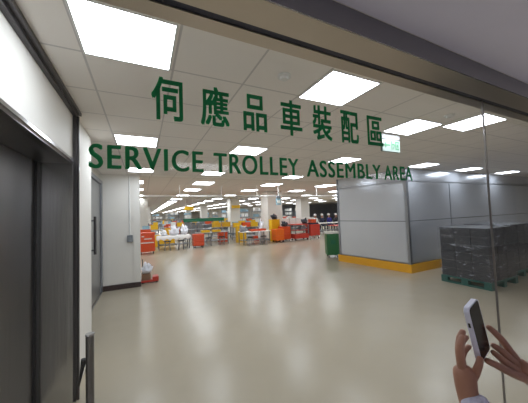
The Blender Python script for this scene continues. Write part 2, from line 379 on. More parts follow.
# ------------------------------------------------------------ frosted partition with yellow kerb
A = (5.76, 3.97); B = (5.47, 6.15); C = (13.9, 3.97)
def along(p, q, n0, n1, z0, z1):
    p = Vector(p); q = Vector(q); d = (q - p).normalized(); n = Vector((d.y, -d.x))
    return MB().prism([tuple(p + n * n0), tuple(q + n * n0), tuple(q + n * n1), tuple(p + n * n1)], z0, z1)
t = empty('wall_partition', (5.7, 4.0, 0)); t['kind'] = 'structure'
A1 = (A[0] + 0.04, A[1] + 0.04); B1 = (B[0] + 0.04, B[1] - 0.04); C1 = (C[0], C[1] + 0.04)
def slab(p, q, z0, z1, th=0.03, out=0.0):
    p = Vector(p); q = Vector(q); d = (q - p).normalized(); n = Vector((-d.y, d.x))
    if n.dot(Vector((9, 9)) - p) < 0: n = -n
    return MB().prism([tuple(p - n * out), tuple(q - n * out), tuple(q + n * th), tuple(p + n * th)], z0, z1)
for p, q in ((A1, B1), (A1, C1)):
    at(t, slab(p, q, 0.22, 1.235), 'frosted_panel', M_frost)
    at(t, slab(p, q, 1.25, 2.22), 'frosted_panel', M_frost)
    at(t, slab(p, q, 2.25, FC), 'transom_panel', M_frost)
    at(t, slab(p, q, 1.235, 1.25), 'clear_strip', M_band)
    at(t, slab(p, q, 2.22, 2.25, 0.035, 0.006), 'rail', M_alu)
    at(t, slab(p, q, 0.205, 0.235, 0.035, 0.006), 'rail', M_alu)
at(t, MB().box(A1[0] - 0.02, A1[0] + 0.05, A1[1] - 0.02, A1[1] + 0.05, 0.2, FC), 'corner_post', M_alu)
at(t, MB().box(B1[0] - 0.02, B1[0] + 0.05, B1[1] - 0.05, B1[1] + 0.0, 0.2, FC), 'end_post', M_alu)
at(t, MB().box(7.6, 7.63, C1[1] - 0.006, C1[1] + 0.03, 0.2, 2.25), 'mullion', M_alu)
k = MB().prism([A, B, (B[0] + 0.4, B[1]), (A[0] + 0.4, A[1] + 0.2), (C[0], C[1] + 0.2), C], 0, 0.2)
tag(k.build('partition_kerb', M_yellow), 'bright yellow raised kerb running under the frosted partition', 'kerb')
struct('wall_partition_back', MB().box(B1[0] + 0.06, 14, B1[1] - 0.04, B1[1] + 0.04, 0.0, FC), M_wall)

# ------------------------------------------------------------ wrapped pallets
def crate_bm(a, b, h):
    m = MB(); m.box(-a / 2, a / 2, -b / 2, b / 2, 0, h * 0.9, 0.008)
    m.box(-a / 2 - 0.004, a / 2 + 0.004, -b / 2 - 0.004, b / 2 + 0.004, h * 0.88, h - 0.002)
    m.box(-a / 2 - 0.003, a / 2 + 0.003, -b / 2 - 0.003, b / 2 + 0.003, h * 0.4, h * 0.46); return m
CR = None
def film_mat():
    m = bpy.data.materials.new('stretch_film'); m.use_nodes = True; nt = m.node_tree; N = nt.nodes; L = nt.links; N.clear()
    o = N.new('ShaderNodeOutputMaterial'); t_ = N.new('ShaderNodeBsdfTransparent'); g_ = N.new('ShaderNodeBsdfPrincipled')
    g_.inputs['Base Color'].default_value = srgb(205, 210, 222); g_.inputs['Roughness'].default_value = 0.25
    tc = N.new('ShaderNodeNewGeometry'); mp = N.new('ShaderNodeMapping'); mp.inputs['Scale'].default_value = (2, 2, 5); L.new(tc.outputs['Position'], mp.inputs[0])
    n = N.new('ShaderNodeTexNoise'); n.inputs['Scale'].default_value = 3; n.inputs['Detail'].default_value = 6; n.inputs['Distortion'].default_value = 1.2; L.new(mp.outputs[0], n.inputs['Vector'])
    r = N.new('ShaderNodeValToRGB'); r.color_ramp.elements[0].position = 0.56; r.color_ramp.elements[0].color = (0.04, 0.04, 0.04, 1)
    r.color_ramp.elements[1].position = 0.80; r.color_ramp.elements[1].color = (0.9, 0.9, 0.9, 1); L.new(n.outputs[0], r.inputs[0])
    b = N.new('ShaderNodeBump'); b.inputs['Strength'].default_value = 0.9; b.inputs['Distance'].default_value = 0.03; L.new(n.outputs[0], b.inputs['Height']); L.new(b.outputs[0], g_.inputs['Normal'])
    x = N.new('ShaderNodeMixShader'); L.new(r.outputs[0], x.inputs[0]); L.new(t_.outputs[0], x.inputs[1]); L.new(g_.outputs[0], x.inputs[2]); L.new(x.outputs[0], o.inputs[0]); return m
M_film = film_mat()
def film(x0, x1, y0, y1, z0, z1, lb):
    b = bmesh.new(); nx, ny, nz = 14, 14, 12
    bmesh.ops.create_cube(b, size=1); bmesh.ops.subdivide_edges(b, edges=b.edges, cuts=12, use_grid_fill=True)
    rnd = random.Random(int(x0 * 100))
    for v in b.verts:
        n = v.co.copy()
        v.co = Vector(((x0 + x1) / 2 + n.x * (x1 - x0), (y0 + y1) / 2 + n.y * (y1 - y0), (z0 + z1) / 2 + n.z * (z1 - z0)))
        k = rnd.uniform(0.0, 0.022); v.co += Vector((math.copysign(k, n.x) if abs(n.x) > .49 else 0, math.copysign(k, n.y) if abs(n.y) > .49 else 0, k if n.z > .49 else 0))
    bmesh.ops.delete(b, geom=[f for f in b.faces if f.calc_center_median().z < z0 + 0.01], context='FACES')
    m = MB(); m.b.free(); m.b = b; o = m.build('stretch_wrap', M_film, None, True); return tag(o, lb, 'plastic wrap')
def pallet(x0, y0, lx, ly, lb):
    t = empty('pallet', (x0 + lx / 2, y0 + ly / 2, 0)); tag(t, lb, 'pallet')
    for k in range(3):
        xx = x0 + k * (lx - 0.1) / 2; at(t, MB().box(xx, xx + 0.1, y0, y0 + ly, 0, 0.03), 'runner', M_teal)
        for q in range(3):
            yy = y0 + q * (ly - 0.12) / 2; at(t, MB().box(xx, xx + 0.1, yy, yy + 0.12, 0.03, 0.11), 'block', M_teal)
    at(t, MB().box(x0, x0 + lx, y0, y0 + ly, 0.11, 0.14, 0.004), 'deck', M_teal)
def stack(x0, y0, nx, ny, nz, a, b, h, where, grp):
    global CR
    for i in range(nx):
        for j in range(ny):
            for k in range(nz):
                if i and j and k < nz - 1: continue
                if CR is None:
                    CR = crate_bm(a, b, h).build('crate', M_crate); o = CR
                else: o = CR.copy(); COL.objects.link(o)
                o.location = (x0 + (i + .5) * (a + .012), y0 + (j + .5) * (b + .012), 0.141 + k * h)
                o.scale = (1, 1, 1)
                tag(o, ('charcoal plastic crate in the top layer of the ' if k == nz - 1 else 'charcoal plastic crate lower down in the ') + where, 'crate', grp + (' top' if k == nz - 1 else ' lower'))
pallet(5.68, 2.40, 1.02, 0.86, 'teal plastic pallet under the nearer stack of wrapped crates')
stack(5.70, 2.415, 3, 3, 6, 0.32, 0.268, 0.165, 'nearer wrapped pallet stack', 'crates on the nearer pallet')
film(5.685, 6.71, 2.40, 3.27, 0.143, 1.14, 'clear wrinkled stretch film around the nearer crate stack')
pallet(6.95, 2.55, 1.02, 0.86, 'teal plastic pallet under the taller wrapped stack behind')
stack(6.97, 2.565, 3, 3, 6, 0.32, 0.268, 0.165, 'wrapped stack further right behind', 'crates on the further pallet')
film(6.955, 7.98, 2.55, 3.42, 0.143, 1.155, 'clear stretch film around the crate stack further right')

# ------------------------------------------------------------ hall: pillars
def pillar(x0, x1, y, lb):
    t = empty('pillar', ((x0 + x1) / 2, y, 0)); tag(t, lb, 'pillar')
    d = (x1 - x0)
    at(t, MB().box(x0, x1, y, y + d, 0.12, HC, 0.01), 'shaft', M_wall)
    at(t, MB().box(x0 - .02, x1 + .02, y - .02, y + d + .02, 0, 0.12), 'plinth', M_grey)
pillar(-0.45, 0.30, 19.3, 'white pillar just right of the white pier')
pillar(6.2, 7.0, 19.0, 'white pillar with a yellow sign in front of its top')
pillar(6.5, 7.45, 13.0, 'widest white pillar in the middle of the hall')
pillar(12.85, 13.75, 19.0, 'white pillar left of the seated workers')
for x, y in ((13.3, 26), (6.6, 32), (0.0, 32), (6.6, 44), (-0.2, 44)): pillar(x, x + .8, y, 'distant white pillar deep in the hall'); 
for o in [o for o in COL.objects if o.get('label') == 'distant white pillar deep in the hall']: o['group'] = 'distant pillars'

def hang_sign(name, x0, x1, y, z0, z1, m, lb):
    t = empty(name, ((x0 + x1) / 2, y, z0)); tag(t, lb, 'sign')
    at(t, MB().box(x0, x1, y - .02, y + .02, z0, z1, 0.004), 'board', m)
    for x in (x0 + .08, x1 - .08): at(t, MB().rod((x, y, z1), (x, y, HC), 0.008, 6), 'hanger', M_white)
hang_sign('hanging_sign', 6.15, 6.82, 18.5, 2.05, 2.28, M_ylw, 'yellow hanging sign in front of a white pillar')
hang_sign('hanging_sign', 2.85, 3.55, 20.0, 2.02, 2.30, M_ylw, 'yellow hanging sign at the left over the aisle')
t = empty('hanging_sign', (5.71, 10.3, 1.95)); tag(t, 'small pale blue and white hanging sign with a dark top at the middle pillar', 'sign')
at(t, MB().box(5.60, 5.84, 10.28, 10.32, 1.93, 2.25, 0.004), 'board', M_cyan)
at(t, MB().box(5.64, 5.80, 10.27, 10.28, 2.02, 2.14), 'panel', M_paper)
at(t, MB().box(5.62, 5.82, 10.26, 10.34, 2.25, 2.36, 0.01), 'lamp_box', M_grey)
at(t, MB().rod((5.72, 10.3, 2.36), (5.72, 10.3, HC), 0.01, 6), 'hanger', M_white)

# ------------------------------------------------------------ hall: furniture kinds
def wheels(r, a, b, z=0.05, m=None):
    for sx in (-1, 1):
        for sy in (-1, 1):
            x = sx * (a / 2 - .06); y = sy * (b / 2 - .06)
            MB().rod((x - .015, y, z), (x + .015, y, z), z, 12).rod((x, y, z), (x, y, 2 * z + .01), .012, 6).build('castor', m or M_black, r)
def make_cart(a, b, h, m, labels=True, name='roll_cart'):
    r = empty(name, (0, 0, 0)); wheels(r, a, b)
    c = MB().box(-a / 2, a / 2, -b / 2, b / 2, 0.11, h * .5, .012).box(-a / 2, a / 2, -b / 2, b / 2, h * .51, h - .04, .012)
    for k in range(5): x = -a / 2 + a * (k + .5) / 5; c.box(x - .01, x + .01, -b / 2 - .008, -b / 2 + .01, .16, h * .45)
    c.build('body', m, r)
    MB().box(-a / 2 - .01, a / 2 + .01, -b / 2 - .01, b / 2 + .01, h - .04, h, .01).build('rim', m, r)
    if labels:
        MB().box(-a * .42, a * .42, -b / 2 - .012, -b / 2 - .008, h * .52, h * .56).box(-a * .2, a * .3, -b / 2 - .012, -b / 2 - .008, h * .7, h * .74).build('paper_label', M_paper, r)
        for sx in (-1, 1): MB().box(sx * a * .28 - .05, sx * a * .28 + .05, -b / 2 - .02, -b / 2, h * .82, h * .86).build('handle', M_paper if sx < 0 else M_red, r)
    return r
def make_table(a, b, h, m):
    r = empty('work_table', (0, 0, 0))
    MB().box(-a / 2, a / 2, -b / 2, b / 2, h - .03, h, .006).build('tabletop', m, r)
    for sx in (-1, 1):
        for sy in (-1, 1):
            x = sx * (a / 2 - .05); y = sy * (b / 2 - .05)
            MB().box(x - .02, x + .02, y - .02, y + .02, 0, h - .03).build('leg', M_grey, r)
    MB().box(-a / 2 + .03, a / 2 - .03, -b / 2 + .03, b / 2 - .03, .2, .22).build('shelf', M_grey, r)
    return r
def make_crate(a, b, h, m, name='crate'):
    w_ = .015; c = MB()
    c.box(-a / 2, a / 2, -b / 2, b / 2, 0, w_).box(-a / 2, a / 2, -b / 2, -b / 2 + w_, w_, h).box(-a / 2, a / 2, b / 2 - w_, b / 2, w_, h)
    c.box(-a / 2, -a / 2 + w_, -b / 2 + w_, b / 2 - w_, w_, h).box(a / 2 - w_, a / 2, -b / 2 + w_, b / 2 - w_, w_, h)
    c.box(-a / 2 - .01, a / 2 + .01, -b / 2 - .01, -b / 2, h - .03, h).box(-a / 2 - .01, a / 2 + .01, b / 2, b / 2 + .01, h - .03, h)
    c.box(-a / 2 + w_, a / 2 - w_, -b / 2 + w_, b / 2 - w_, w_, h * .6)
    return c.build(name, m)
def make_rack(a, b, h, n=4):
    r = empty('wire_rack', (0, 0, 0)); c = MB()
    for sx in (-1, 1):
        for sy in (-1, 1): c.rod((sx * a / 2, sy * b / 2, 0), (sx * a / 2, sy * b / 2, h), .018, 6)
    c.build('uprights', M_alu, r)
    for k in range(n):
        z = .15 + k * (h - .25) / (n - 1); MB().box(-a / 2, a / 2, -b / 2, b / 2, z, z + .025).build('shelf', M_alu, r)
    return r
def make_trolley(a, b, h, m):
    r = empty('galley_trolley', (0, 0, 0)); wheels(r, a, b, .04)
    MB().box(-a / 2, a / 2, -b / 2, b / 2, .1, h, .008).build('body', m, r)
    MB().box(-a / 2 + .02, a / 2 - .02, -b / 2 - .01, -b / 2, .14, h - .1).build('door', M_alu, r)
    MB().box(-a / 2 + .05, a / 2 - .05, -b / 2 - .03, -b / 2 - .01, h - .08, h - .05).build('handle', M_black, r)
    return r
from mathutils import noise
def bag(name, m, sx, sy, sz, seed=1):
    rnd = random.Random(seed); b = bmesh.new(); bmesh.ops.create_icosphere(b, subdivisions=3, radius=1)
    for v in b.verts:
        k = 1 + .75 * noise.noise(v.co * 1.7 + Vector((seed, 0, 0))) + .35 * noise.noise(v.co * 5 + Vector((0, seed, 0)))
        v.co = Vector((v.co.x * sx * k, v.co.y * sy * k, max(0.0, (v.co.z + .75) * sz * .57 * k)))
    mm = MB(); mm.b.free(); mm.b = b; return mm.build(name, m, None, True)
def dup(o, loc, rz=0.0, lb=None, cat=None, grp=None, s=None):
    c = copy_tree(o); c.location = loc; c.rotation_euler = (0, 0, rz)
    if s: c.scale = s
    if 'group' in c: del c['group']
    return tag(c, lb, cat, grp)

# matched objects, nearest row
t = make_cart(0.60, 0.5, 0.90, M_orange); t.location = (0.15, 12.1, 0); tag(t, 'orange roll cart with white labels beside the white pier', 'cart')
t = make_cart(0.50, 0.45, 0.66, M_orange, False); t.location = (2.42, 12.6, 0); tag(t, 'plain orange roll cart at the right end of the white draped table', 'cart')
tb = make_table(1.5, .8, .62, M_grey); tb.location = (1.35, 13.2, 0); tag(tb, 'work table draped in white sheet left of the plain orange cart', 'table')
# draped cloth
b = bmesh.new(); bmesh.ops.create_grid(b, x_segments=30, y_segments=16, size=1)
for v in b.verts:
    x, y = v.co.x * .82, v.co.y * .47; ex = max(0, abs(x) - .755); ey = max(0, abs(y) - .405)
    v.co = Vector((max(-.77, min(.77, x)) + math.copysign(ex * .3, x), max(-.42, min(.42, y)) + (math.copysign(ey * .3, y) if ey else 0), .632 - 2.6 * max(ex, ey) * (1 + .25 * math.sin(23 * x)) + .012 * math.sin(19 * x + 7 * y) * math.cos(13 * y) * (ex + ey == 0)))
m_ = MB(); m_.b.free(); m_.b = b; o = m_.build('table_cloth', M_cloth, None, True); o.location = (1.35, 13.2, .012); tag(o, 'white sheet draped over the table by the plain orange cart', 'cloth')
for i, (x, y, sx, sz) in enumerate(((0.88, 13.2, .15, .2), (1.36, 13.15, .20, .34), (1.86, 13.2, .15, .42))):
    o = bag('plastic_bag', M_bag, sx, .18, sz, i + 3); o.location = (x, y, .66)
    tag(o, ('low white plastic bundle at the left of the draped table', 'wide white plastic bundle in the middle of the draped table', 'tall white plastic bundle at the right end of the draped table')[i], 'bag')
# table with the orange trays
tb = make_table(1.55, .8, .66, M_paper); tb.location = (5.25, 12.2, 0); tag(tb, 'white topped work table carrying orange trays in mid hall', 'table')
CRO = make_crate(.4, .3, .1, M_orange, 'tray'); CRO.location = (5.2, 12.15, .66); tag(CRO, 'low orange tray at the left on the white topped table', 'tray')
dup(CRO, (5.65, 12.15, .66), 0, 'low orange tray at the right on the white topped table', 'tray')
CRY = make_crate(.5, .36, .3, M_ylw); CRY.location = (4.95, 13.4, .0); tag(CRY, 'bottom yellow crate of the pile behind the white topped table', 'crate')
for k in range(1, 3): dup(CRY, (4.95, 13.4, .301 * k), 0, ['', 'second yellow crate from the floor behind the white topped table', 'topmost yellow crate of the pile behind the white topped table'][k], 'crate')
o = bag('plastic_bag', mat('grey_bag_plastic', (150, 152, 160), .4), .2, .15, .3, 9); o.location = (4.65, 12.2, .66); tag(o, 'grey plastic bundle on the left end of the white topped table', 'bag')
o = bag('plastic_bag', M_bag, .17, .15, .42, 12); o.location = (6.0, 12.9, 0); o.scale = (1, 1, 2.4); tag(o, 'tall white plastic sack at the right of the white topped table', 'bag')
# yellow crates and orange bins by the wide pillar
for k in range(4): dup(CRY, (6.68, 12.6, .301 * k), 0, ['lowest', 'second', 'third', 'topmost'][k] + ' yellow crate of the stack in front of the widest pillar', 'crate')
t = make_cart(.5, .5, .70, mat('bright_orange_plastic', (240, 112, 30), .45), False); t.location = (6.52, 11.95, 0); tag(t, 'bright orange bin in front of the yellow crate stack', 'bin')
t = make_cart(.5, .5, .80, M_orange, False); t.location = (7.05, 12.15, 0); tag(t, 'dark orange bin right of the yellow crate stack', 'bin')
# red shelf trolley
r = empty('shelf_trolley', (7.95, 12.0, 0)); tag(r, 'red two shelf trolley loaded with grey bundles in mid hall', 'trolley'); wheels(r, .9, .5, .05)
MB().box(-.45, .45, -.25, .25, .11, .36, .01).build('lower_bin', M_red, r); MB().box(-.45, .45, -.25, .25, .55, .58).build('shelf', M_red, r)
MB().box(-.45, .45, -.25, .25, .85, .90).build('top', M_red, r)
for sx in (-1, 1):
    for sy in (-1, 1): MB().box(sx * .43 - .02, sx * .43 + .02, sy * .23 - .02, sy * .23 + .02, .36, .85).build('post', M_grey, r)
o = bag('plastic_bag', mat('grey_bag_plastic', (150, 152, 160), .4), .22, .15, .2, 21); o.location = (8.1, 12.0, .58); tag(o, 'grey plastic bundle inside the red shelf trolley', 'bag')
# red cart with white castors and its load
r = empty('roll_cart', (8.85, 12.0, 0)); tag(r, 'red cart on white castors right of the shelf trolley', 'cart'); wheels(r, .66, .5, .07, M_paper)
MB().box(-.33, .33, -.25, .25, .2, .84, .02).build('body', M_red, r); MB().box(-.3, .3, -.2, .2, .84, .93, .01).build('lid', M_navy, r)
dup(CRO, (8.85, 12.0, .93), 0, 'small orange box on top of the red cart', 'box', s=(.9, .9, 2.0))
# row of white boxes behind
WB = MB().box(-.2, .2, -.2, .2, 0, .36, .006).build('carton', M_paper); WB.location = (7.7, 13.2, .86)
tb = make_table(2.5, .6, .86, M_red); tb.location = (8.75, 13.2, 0); tag(tb, 'red topped table under the row of white cartons', 'table')
tag(WB, 'white carton in the row behind the red trolley', 'carton', 'white cartons behind the red trolley')
for k in range(1, 5): dup(WB, (7.7 + .45 * k, 13.2, .86), 0, 'white carton in the row behind the red trolley', 'carton', 'white cartons behind the red trolley')
# green bin with white lid
r = empty('wheeled_bin', (5.79, 6.80, 0)); tag(r, 'green wheeled bin with a white lid beside the frosted partition', 'bin'); wheels(r, .4, .4, .035)
r.rotation_euler[2] = -.5
MB().box(-.2, .2, -.2, .2, .09, .80, .015).build('body', M_green, r); MB().box(-.22, .22, -.22, .22, .80, .86, .012).build('lid', M_paper, r)
MB().box(-.08, .08, -.215, -.2, .45, .6).build('label', M_dgreen, r)
# red base with brown box and white bag near the pier
r = empty('floor_dolly', (0.13, 6.75, 0)); tag(r, 'small red wheeled base on the floor right of the pier', 'dolly')
MB().box(-.19, .19, -.12, .12, .03, .07, .006).box(.06, .19, -.12, .12, .07, .14, .006).build('base', M_red, r)
for sx in (-1, 1): MB().rod((sx * .15, -.1, .02), (sx * .15, .1, .02), .02, 10).build('roller', M_black, r)
o = MB().box(-.1, .1, -.1, .1, 0, .15, .004).build('carton', M_brown); o.location = (.05, 6.75, .071); tag(o, 'brown cardboard box on the small red base', 'box')
o = bag('plastic_bag', M_bag, .10, .09, .22, 5); o.location = (.07, 6.75, .222); tag(o, 'crumpled white bag on the brown box by the pier', 'bag')
o = MB().rod((-.035, 6.70, .02), (.0, 6.86, .02), .018).rod((-.02, 6.88, .03), (-.03, 7.02, .52), .012).box(-.06, .02, 6.86, 6.90, 0, .05).build('broom', M_black); tag(o, 'dark short handled broom leaning by the pier corner', 'broom')

# long green conveyor
r = empty('conveyor', (3.9, 18, 0)); tag(r, 'long green conveyor beam on posts crossing the left half of the hall', 'conveyor')
at(r, MB().box(2.5, 5.35, 17.9, 18.3, 1.14, 1.38, .01), 'beam', M_dgreen)
for x in (2.7, 3.6, 4.5, 5.2): at(r, MB().box(x - .03, x + .03, 18.05, 18.15, 0, 1.14), 'leg', M_grey)

# people in the hall
def figure(pts, edges, rads, root=0, lvl=1):
    me = bpy.data.meshes.new('body'); me.from_pydata(pts, edges, []); o = bpy.data.objects.new('body', me); COL.objects.link(o)
    o.modifiers.new('s', 'SKIN'); sv = me.skin_vertices[0].data if me.skin_vertices else None
    if sv is None:
        bm = bmesh.new(); bm.from_mesh(me); bm.verts.layers.skin.verify(); bm.to_mesh(me); bm.free(); sv = me.skin_vertices[0].data
    for i, r_ in enumerate(rads): sv[i].radius = (r_, r_) if not isinstance(r_, tuple) else r_; sv[i].use_root = (i == root)
    s_ = o.modifiers.new('u', 'SUBSURF'); s_.levels = lvl; s_.render_levels = lvl
    bpy.context.view_layer.update()
    m2 = bpy.data.meshes.new_from_object(o.evaluated_get(bpy.context.evaluated_depsgraph_get()))
    bpy.data.objects.remove(o); bpy.data.meshes.remove(me)
    for f in m2.polygons: f.use_smooth = True
    return m2
def worker(x, y, rz, shirt, lb, seated=False, grp=None):
    z = -0.35 if seated else 0
    P = [(0, 0, .95), (0, 0, 1.15), (0, 0, 1.36), (0, .01, 1.46), (0, 0, 1.56), (0, .02, 1.68),
         (-.17, 0, 1.36), (-.21, -.05, 1.08), (-.15, -.28, 1.02), (-.13, -.36, 1.02), (.17, 0, 1.36), (.21, -.05, 1.08), (.15, -.28, 1.02), (.13, -.36, 1.02),
         (-.1, 0, .9), (-.11, -.03, .5), (-.11, .03, .08), (-.11, -.12, .04), (.1, 0, .9), (.11, -.03, .5), (.11, .03, .08), (.11, -.12, .04)]
    if seated:
        P = [(a, b_, c_ + z) for a, b_, c_ in P]
        P[15] = (-.12, -.42, .52); P[16] = (-.12, -.40, .10); P[17] = (-.12, -.52, .05); P[19] = (.12, -.42, .52); P[20] = (.12, -.40, .10); P[21] = (.12, -.52, .05)
    Eg = [(0, 1), (1, 2), (2, 3), (3, 4), (4, 5), (2, 6), (6, 7), (7, 8), (8, 9), (2, 10), (10, 11), (11, 12), (12, 13), (0, 14), (14, 15), (15, 16), (16, 17), (0, 18), (18, 19), (19, 20), (20, 21)]
    Rd = [(.15, .11), (.13, .10), (.14, .10), .05, .085, .075, .06, .045, .035, .035, .06, .045, .035, .035, .085, .06, .045, .035, .085, .06, .045, .035]
    m2 = figure(P, Eg, Rd)
    for mm in (M_navy, shirt, M_skin): m2.materials.append(mm)
    for f in m2.polygons:
        c = f.center; zz = c.z - z
        f.material_index = 2 if (zz > 1.44 or (c.y < -.27 and zz > .98 and abs(c.x) < .2)) else (1 if zz > .93 else 0)
    r = empty('person', (x, y, 0), rz); tag(r, lb, 'person', grp)
    bo = bpy.data.objects.new('body', m2); COL.objects.link(bo); bo.parent = r
    MB().ball((0, .03, 1.66 + z), .105, (1, 1.05, .9)).build('cap', M_paper if seated else M_hair, r, True)
    return r
tb = make_table(4.6, .8, .74, M_paper); tb.location = (13.2, 14.6, 0); tag(tb, 'long pale work table in front of the seated workers', 'table')
tb2 = make_table(2.2, .8, .74, M_red); tb2.location = (10.9, 11.4, 0); tag(tb2, 'red topped table behind the green wheeled bin', 'table')
for i, (x, sh, lb) in enumerate(((11.7, M_paper, 'seated person in white at the left end of the long pale table'), (12.35, M_navy, 'seated person in navy second from left at the long pale table'),
    (13.0, mat('blue_cloth', (52, 52, 130), .8), 'seated person in bright blue at the long pale table'), (13.7, mat('black_cloth', (30, 30, 34), .8), 'seated person in black right of the one in blue'), (14.4, M_paper, 'seated person in white at the right of the long pale table'))):
    worker(x, 15.45, 0, sh, lb, True)
    s_ = empty('stool', (x, 15.5, 0)); tag(s_, 'stool under the ' + lb.replace('seated ', ''), 'stool'); MB().rod((0, 0, .44), (0, 0, .47), .17, 16).build('seat', M_grey, s_)
    MB().rod((0, 0, .02), (0, 0, .44), .03, 8).rod((0, 0, 0), (0, 0, .02), .16, 16).build('base', M_grey, s_)
o = MB().rod((0, 0, .03), (0, 0, .75), .15, 16, .03).box(-.18, .18, -.18, .18, 0, .03, .004).build('traffic_cone', M_orange); o.location = (11.2, 11.4, .741); tag(o, 'orange cone shape standing on the red topped table', 'cone')

# nearer left cluster behind the orange cart
for k in (0, 1): dup(CRY, (0.75, 14.6, .301 * k), 0, ['lower', 'upper'][k] + ' yellow crate in the pile behind the labelled orange cart', 'crate')
for k in range(3): dup(CRY, (1.35, 15.4, .301 * k), .1, ['lowest', 'middle', 'topmost'][k] + ' yellow crate in the pile behind the draped table', 'crate')
CRR = make_crate(.55, .4, .3, M_orange); CRR.location = (0.1, 15.3, 0); tag(CRR, 'lowest orange crate of the stack beyond the labelled orange cart', 'crate')
for k in (1, 2): dup(CRR, (0.1, 15.3, .301 * k), 0, ['', 'middle', 'topmost'][k] + ' orange crate of the stack beyond the labelled orange cart', 'crate')

# background field of tables, trolleys, crates and racks
TB = make_table(1.6, .8, .78, M_alu); TB.location = (2.9, 15.3, 0); tag(TB, 'steel work table behind the plain orange cart', 'table')
TR = make_trolley(.32, .8, 1.03, M_grey); TR.location = (8.6, 15.4, 0); tag(TR, 'grey galley trolley standing behind the row of white cartons', 'trolley')
t = make_table(1.7, .8, .66, M_alu); t.location = (3.35, 13.6, 0); tag(t, 'steel work table with yellow trays between the two nearest tables', 'table')
CY2 = make_crate(.42, .34, .1, M_ylw, 'tray'); CY2.location = (3.0, 13.6, .661); tag(CY2, 'left yellow tray on the steel table between the two nearest tables', 'tray')
dup(CY2, (3.6, 13.6, .661), 0, 'right yellow tray on the steel table between the two nearest tables', 'tray')
ST = empty('stool', (3.0, 12.9, 0)); tag(ST, 'low dark stool left in front of the steel table with yellow trays', 'stool')
MB().rod((0, 0, .40), (0, 0, .44), .16, 14).build('seat', M_black, ST)
for a_ in range(4): MB().rod((.12 * math.cos(a_ * PI / 2 + .8), .12 * math.sin(a_ * PI / 2 + .8), .40), (.17 * math.cos(a_ * PI / 2 + .8), .17 * math.sin(a_ * PI / 2 + .8), 0), .014, 6).build('leg', M_alu, ST)
for x_, y_, lb_ in ((3.7, 12.95, 'low dark stool right in front of the steel table with yellow trays'), (4.75, 11.5, 'low dark stool left in front of the table with orange trays'), (5.45, 11.5, 'low dark stool right in front of the table with orange trays'),
    (1.0, 12.5, 'low dark stool left in front of the draped table'), (1.6, 12.45, 'low dark stool right in front of the draped table'), (10.2, 10.7, 'low dark stool left of the red topped table by the partition'), (9.7, 13.9, 'low dark stool behind the row of white cartons')):
    dup(ST, (x_, y_, 0), 0, lb_, 'stool')
RK = make_rack(1.2, .5, 1.9); RK.location = (9.3, 17.5, 0); tag(RK, 'tall wire rack to the right of the widest pillar', 'rack')
CB = [CRY, CRR]; rnd = random.Random(5)
CG = make_crate(.45, .35, .25, M_cyan); CG.location = (9.0, 17.5, 1.826); tag(CG, 'pale blue crate on top of the wire rack right of the widest pillar', 'crate')
t = dup(TB, (5.7, 14.6, 0), 0, 'steel work table with yellow and orange crates left of the widest pillar', 'table')
for sr, x_, y_, z_, lb_ in ((CRY, 5.15, 14.6, .781, 'yellow crate at the left on the steel table left of the widest pillar'), (CRR, 5.72, 14.6, .781, 'orange crate in the middle of the steel table left of the widest pillar'),
    (CRY, 6.25, 14.6, .781, 'yellow crate at the right on the steel table left of the widest pillar'),
    (CRR, 6.0, 13.5, 0, 'orange crate on the floor in front of the steel table left of the widest pillar'), (CRR, 4.2, 14.5, 0, 'lower orange crate of the short stack left of the yellow crates'), (CRR, 4.2, 14.5, .301, 'upper orange crate of the short stack left of the yellow crates')):
    dup(sr, (x_, y_, z_), 0, lb_, 'crate', s=(.9, .9, .9))
dup(TB, (4.6, 16.2, 0), 0, 'steel work table in front of the green conveyor with two yellow crates', 'table')
dup(CRY, (4.3, 16.2, .781), 0, 'left yellow crate on the table in front of the green conveyor', 'crate'); dup(CRY, (4.95, 16.2, .781), 0, 'right yellow crate on the table in front of the green conveyor', 'crate')
for i, (x_, y_, z_) in enumerate(((6.68, 12.6, 1.206), (7.05, 12.15, .80), (8.3, 12.0, .905))):
    o = bag('plastic_bag', mat('dark_bundle', (52, 54, 62), .6), .17, .14, .24, 31 + i); o.location = (x_, y_, z_)
    tag(o, ('dark bundle on top of the yellow crate stack', 'dark bundle on the dark orange bin', 'dark bundle on top of the red shelf trolley')[i], 'bag')
taken = [(8.6, 15.4), (5.6, 14.4), (4.6, 16.2), (2.7, 18.1), (3.4, 18.1), (4.6, 18.1), (5.2, 18.1), (5.6, 14.6), (6.6, 19.4), (6.9, 13.5), (13.3, 19.5), (0, 19.7), (3.9, 18.1), (13.3, 26.4), (7.0, 32.4), (.4, 32.4), (7, 44.4), (.2, 44.4), (9.3, 17.5), (4.1, 15.5), (5.6, 16.5), (7.6, 15.2)]
def free(x, y, r=1.0): return all((x - a) ** 2 + (y - b) ** 2 > r * r for a, b in taken)
yy = 17.5; row = 0
